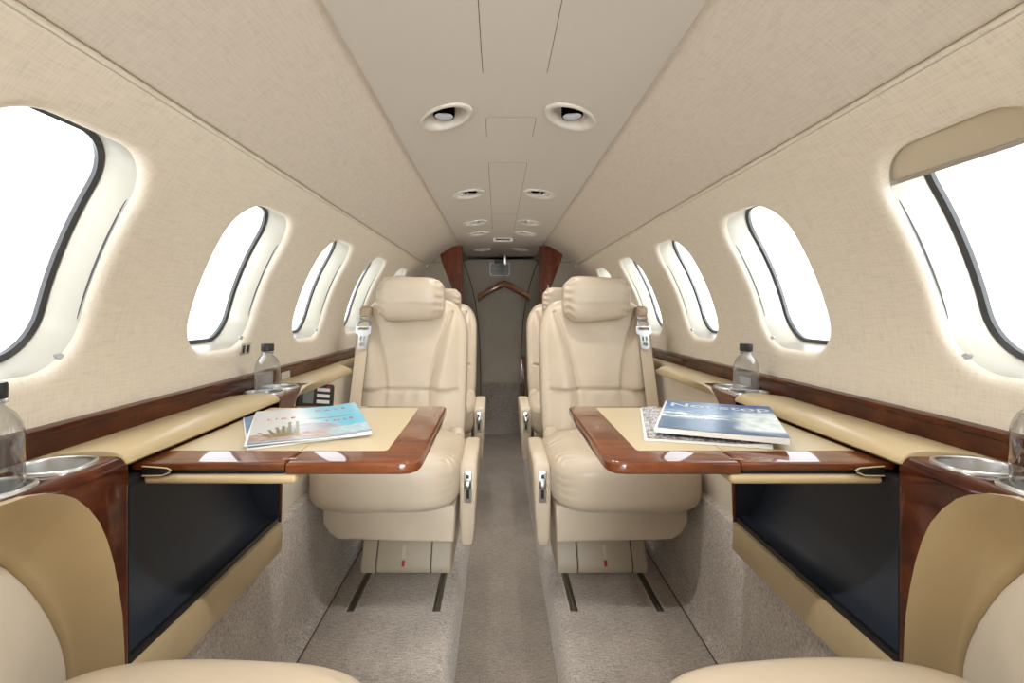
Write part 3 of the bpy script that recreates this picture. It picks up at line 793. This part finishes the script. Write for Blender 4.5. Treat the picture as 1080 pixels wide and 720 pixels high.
hook = [(0, 0, 0.0), (0, 0, 0.15), (-0.006, 0.004, 0.176), (-0.012, 0.02, 0.193), (-0.014, 0.045, 0.194), (-0.012, 0.066, 0.18), (-0.01, 0.068, 0.165)]
tube('hook', hook, 0.0035, M['chrome'], hg, 8)

# ------------------------------------------------------------------ bottles
def bottle(loc, label, rz):
    e = empty('water_bottle', loc, rz); tag(e, label, 'bottle', 'small clear water bottles')
    lathe('bottle_body', [(0.001, 0.0035), (0.022, 0.0000), (0.029, 0.0012), (0.0318, 0.0070), (0.0325, 0.0140), (0.0325, 0.0842), (0.0318, 0.0936), (0.029, 0.1041), (0.024, 0.1147), (0.0165, 0.1223), (0.0135, 0.1264), (0.013, 0.1357)], (0, 0, 0), M['water'], e, 36, angle=60)
    lathe('cap', [(0.0145, 0.1340), (0.0165, 0.1351), (0.0168, 0.1521), (0.0155, 0.1550), (0.001, 0.1553)], (0, 0, 0), M['black'], e, 28)
    tube('neck_ring', [(0.0158 * math.cos(a), 0.0158 * math.sin(a), 0.1305) for a in [2 * math.pi * i / 24 for i in range(25)]], 0.0014, M['water'], e, 6, caps=False)
    g = G(); g.grid([[(0.0328 * math.cos(a), 0.0328 * math.sin(a), z) for a in [R_(-100 + 130 * i / 24) for i in range(25)]] for z in (0.032, 0.082)])
    lb = g.mk('label', M['bottle_label'], e, angle=180)
    return e
bottle((-0.6585, 0.603, 0.7556), 'clear water bottle in near left cup holder, cut by the left picture edge', R_(170))
bottle((0.6585, 0.603, 0.7556), 'clear water bottle in near right cup holder, cut by the right picture edge', R_(0))
bottle((-0.6585, 1.331, 0.7556), 'clear water bottle with black cap beyond the left table', R_(-70))
bottle((0.6585, 1.331, 0.7556), 'clear water bottle with black cap beyond the right table', R_(-95))

# ------------------------------------------------------------------ magazines
def magazine(loc, rz, w, h, t, cover, label, nx=110, ny=140, curl=0.004):
    e = empty('magazine', loc, rz); tag(e, label, 'magazine', 'magazines on the tables'); cov0 = cover; cover = lambda u, v: tone(cov0(u, v), 0.72)
    def top(x, y): return t + curl * smooth(0.2, 0.5, x / w) * 0.9 + curl * 0.4 * math.sin(3 * y / h)
    rows = [[(w * (i / nx - 0.5), h * (j / ny - 0.5), top(w * (i / nx - 0.5), h * (j / ny - 0.5))) for i in range(nx + 1)] for j in range(ny + 1)]
    # pages
    g = G()
    n = 12
    rr = [[(w * (i / n - 0.5) * 0.995, h * (j / n - 0.5) * 0.995, top(w * (i / n - 0.5), h * (j / n - 0.5)) - 0.0012) for i in range(n + 1)] for j in range(n + 1)]
    g.grid(rr)
    per = [rr[0][i] for i in range(n + 1)] + [rr[j][n] for j in range(1, n + 1)] + [rr[n][i] for i in range(n - 1, -1, -1)] + [rr[j][0] for j in range(n - 1, 0, -1)]
    g.grid([per, [(p[0], p[1], 0.0004) for p in per]], closed=True); g.poly([(p[0], p[1], 0.0004) for p in per])
    pg = g.mk('pages', M['paper'], e)
    g = G(); g.grid(rows)
    me = bpy.data.meshes.new('cover'); me.from_pydata(g.v, [], g.f); me.update()
    ca = me.color_attributes.new('Col', 'FLOAT_COLOR', 'POINT')
    for k, v in enumerate(g.v):
        c = cover(v[0] / w + 0.5, v[1] / h + 0.5); ca.data[k].color = (c[0], c[1], c[2], 1)
    for p in me.polygons: p.use_smooth = True
    me.materials.append(M['print'])
    o = bpy.data.objects.new('cover', me); COL.objects.link(o); o.parent = e
    tube('spine', [(-w / 2 - 0.0006, -h / 2, t / 2), (-w / 2 - 0.0006, h / 2, t / 2)], max(t / 2 - 0.0004, 0.001), M['paper'], e, 10)
    return e, o, top
def lerp(a, b, t): t = max(0, min(1, t)); return tuple(x + (y - x) * t for x, y in zip(a, b))
def nz(x, y, sc, seed=0.0): return 0.5 + 0.5 * mnoise.fractal(Vector((x * sc, y * sc, seed)), 1.0, 2.0, 5)
def cover_beach(u, v):
    sky = lerp((0.72, 0.72, 0.70), (0.16, 0.55, 0.72), smooth(0.40, 0.75, u + 0.25 * (v - 0.5)))
    c = sky
    c = lerp(c, (0.05, 0.45, 0.62), smooth(0.55, 1.0, u) * smooth(1.0, 0.35, v) * 0.7)
    isl = 0.56 + 0.02 * nz(u, v, 9)
    if abs(v - isl) < 0.02 * smooth(0.42, 0.6, u) * (1 - smooth(0.78, 0.95, u)) * (0.4 + nz(u, 0.3, 14)): c = (0.16, 0.24, 0.24)
    dome = math.hypot((u - 0.50) / 0.30, (v - 0.18) / 0.26)
    if dome < 1 and v > 0.12: c = lerp((0.30, 0.29, 0.33), (0.62, 0.62, 0.66), nz(u, v, 10, 3) * (0.4 + 0.9 * math.exp(-((u - 0.42) / 0.10) ** 2)))
    rock = 0.20 + 0.05 * nz(u, 0.7, 12) - 0.10 * smooth(0.35, 0.9, u)
    if v < rock: c = lerp((0.20, 0.13, 0.11), (0.75, 0.50, 0.40), nz(u * 1.0, v * 3.0, 14, 1))
    if u > 0.60 and v < 0.26 and v > 0.02: c = lerp(c, lerp((0.10, 0.35, 0.45), (0.75, 0.80, 0.80), nz(u, v * 3, 16, 5)), smooth(0.60, 0.7, u))
    if v < 0.05: c = lerp((0.12, 0.2, 0.35), (0.6, 0.62, 0.65), nz(u, v * 2, 18, 8))
    for cx, lean, hgt in ((0.22, -0.50, 0.22), (0.25, -0.25, 0.28), (0.28, -0.05, 0.30), (0.31, 0.10, 0.26), (0.33, -0.02, 0.40), (0.36, 0.20, 0.24), (0.39, 0.0, 0.42), (0.19, -0.85, 0.16)):
        t = (v - 0.12) / hgt
        if 0 < t < 1 and abs(u - (cx + lean * 0.14 * t)) < 0.017 * (1.1 - 0.4 * t): c = lerp((0.09, 0.08, 0.03), (0.30, 0.27, 0.10), nz(u * 4, v, 12, 2))
    return c
def cover_blue(u, v): return lerp((0.10, 0.20, 0.42), (0.20, 0.36, 0.58), nz(u, v, 5))
def cover_coast(u, v):
    c = lerp((0.20, 0.42, 0.68), (0.035, 0.115, 0.33), smooth(0.45, 1.0, v))
    c = lerp(c, (0.10, 0.26, 0.50), nz(u, v, 4, 4) * 0.5)
    mt = 0.56 + 0.10 * math.exp(-((u - 0.42) / 0.18) ** 2) + 0.035 * nz(u, 0.2, 8)
    if v < mt and v > 0.40: c = lerp((0.04, 0.12, 0.25), (0.25, 0.42, 0.58), nz(u, v, 10, 2))
    cl = nz(u * 1.0, v * 2.6, 4.5, 9)
    band = math.exp(-((v - 0.50) / 0.09) ** 2) * smooth(0.75, 0.2, u) + 0.8 * math.exp(-((v - 0.42) / 0.05) ** 2)
    right = smooth(0.62, 0.80, u + 0.10 * nz(u, v, 9, 6)) * smooth(0.80, 0.66, v + 0.06 * nz(u, v, 12)) * smooth(0.06, 0.16, v)
    c = lerp(c, (1.1, 1.2, 1.22), smooth(0.40, 0.62, cl) * band)
    if v < 0.38: c = lerp(lerp((0.055, 0.095, 0.19), (0.11, 0.19, 0.32), v / 0.38), c, 0.25)
    c = lerp(c, lerp((0.50, 0.68, 0.74), (1.2, 1.25, 1.25), nz(u, v, 11, 3)), right)
    return c
def cover_city(u, v):
    a = nz(u * 2.5, v * 1.0, 16, 7); b = nz(u, v * 3, 22, 1)
    k = smooth(0.40, 0.62, 0.55 * a + 0.45 * b)
    return lerp((0.13, 0.10, 0.11), (0.72, 0.70, 0.71), k)
ZTAB = 0.7557
magazine((-0.437, 1.020, ZTAB), R_(29), 0.212, 0.275, 0.005, cover_blue, 'blue magazine under the beach magazine on the left table', 20, 20, 0.0)
e, cv, tp = magazine((-0.424, 1.024, ZTAB + 0.0056), R_(23), 0.218, 0.285, 0.006, cover_beach, 'magazine with cactus and beach cover on the left table', curl=0.005)
for body, x, y in (('LIKE', -0.055, 0.042), ('DAYS', 0.048, 0.095), ('THIS', 0.058, -0.014)):
    text('cover_text', body, 0.019, (x, y), tp, M['pink_ink'], cv, 1.7, bold=0.0004)
magazine((0.395, 1.020, ZTAB), R_(-15), 0.215, 0.285, 0.008, cover_city, 'grey city magazine under the blue magazine on the right table')
e, cv, tp = magazine((0.437, 1.014, ZTAB + 0.0122), R_(-23), 0.220, 0.290, 0.012, cover_coast, 'blue magazine with white clouds cover on the right table', curl=0.002)
text('cover_text', 'Nonstop', 0.056, (0.002, 0.094), tp, M['white_ink'], cv, 1.03, bold=0.0012)
text('cover_text', 'NATURE TRIP', 0.0115, (-0.055, -0.045), tp, M['white_ink'], cv, 1.05)

# ------------------------------------------------------------------ behind the camera: unseen front wall, opening widened to let in fill light
g = G()
n = 48
arc = []
for i in range(n + 1):
    a = math.pi * i / n
    x, z = RAD * math.cos(a) * 1.01, ZC + RAD * math.sin(a) * 1.01
    arc.append((x, z))
outer = [(-0.75, -0.12)] + [(0.75, -0.12)] + arc
v2, tr = plate(outer, [rrect(-0.60, 0.60, 0.02, 1.36, 0.25)])
g.v = [(p[0], Y0, p[1]) for p in v2]; g.f = [tuple(t) for t in tr]
wf = tag(g.mk('wall_front', M['linen']), kind='structure')
g = G(); g.poly([(x, Y0 - 0.01, z) for x, z in rrect(-0.61, 0.61, 0.01, 1.37, 0.25)])
g.mk('windscreen', M['pane'], wf)

# ------------------------------------------------------------------ world, lights, camera
W = bpy.data.worlds.new('sky'); S.world = W; W.use_nodes = True
bg = W.node_tree.nodes['Background']
bg.inputs['Color'].default_value = (0.93, 0.965, 1.0, 1)
# hazy white sky, with a bright zone added behind the camera as fill light
nt = W.node_tree
tc = nt.nodes.new('ShaderNodeTexCoord'); dp = nt.nodes.new('ShaderNodeVectorMath'); dp.operation = 'DOT_PRODUCT'
dp.inputs[1].default_value = Vector((0.10, -1.0, 0.12)).normalized()
mr = nt.nodes.new('ShaderNodeMapRange'); mr.interpolation_type = 'SMOOTHSTEP'
for i, v in ((1, 0.90), (2, 0.992), (3, 1.65), (4, 14.0)): mr.inputs[i].default_value = v
nt.links.new(tc.outputs['Generated'], dp.inputs[0]); nt.links.new(dp.outputs['Value'], mr.inputs[0]); nt.links.new(mr.outputs[0], bg.inputs['Strength'])
def portal(loc, direction, sx, sy):
    d = bpy.data.lights.new('daylight_portal', 'AREA'); d.shape = 'RECTANGLE'; d.size = sx; d.size_y = sy
    d.cycles.is_portal = True
    o = bpy.data.objects.new('daylight_portal', d); COL.objects.link(o)
    o.location = loc; o.rotation_euler = Vector(direction).to_track_quat('-Z', 'Z').to_euler()
for s in (-1, 1):
    for yc in WC:
        c = Vector(cyl(s, yc, THC, 0.085)); n_ = Vector((-s * math.cos(THC), 0, -math.sin(THC)))
        portal(c, n_, 0.30, 0.44)
portal((0, Y0 - 0.03, 0.69), (0, 1, 0), 1.22, 1.36)

cam = bpy.data.cameras.new('camera'); co = bpy.data.objects.new('camera', cam); COL.objects.link(co)
co.location = (-0.025, 0, 1.0); co.rotation_euler = (R_(90), 0, 0)
cam.sensor_width = 36; cam.lens = 17.0; cam.clip_start = 0.02; cam.clip_end = 100
cam.shift_x = (540 - 525) / 1080; cam.shift_y = (328 - 360) / 1080
S.camera = co
S.view_settings.view_transform = 'Standard'; S.view_settings.look = 'None'
S.view_settings.gamma = 1; S.view_settings.use_curve_mapping = False
S.view_settings.exposure = 1.35
S.cycles.max_bounces = 16; S.cycles.diffuse_bounces = 8; S.cycles.transparent_max_bounces = 12; S.cycles.transmission_bounces = 10
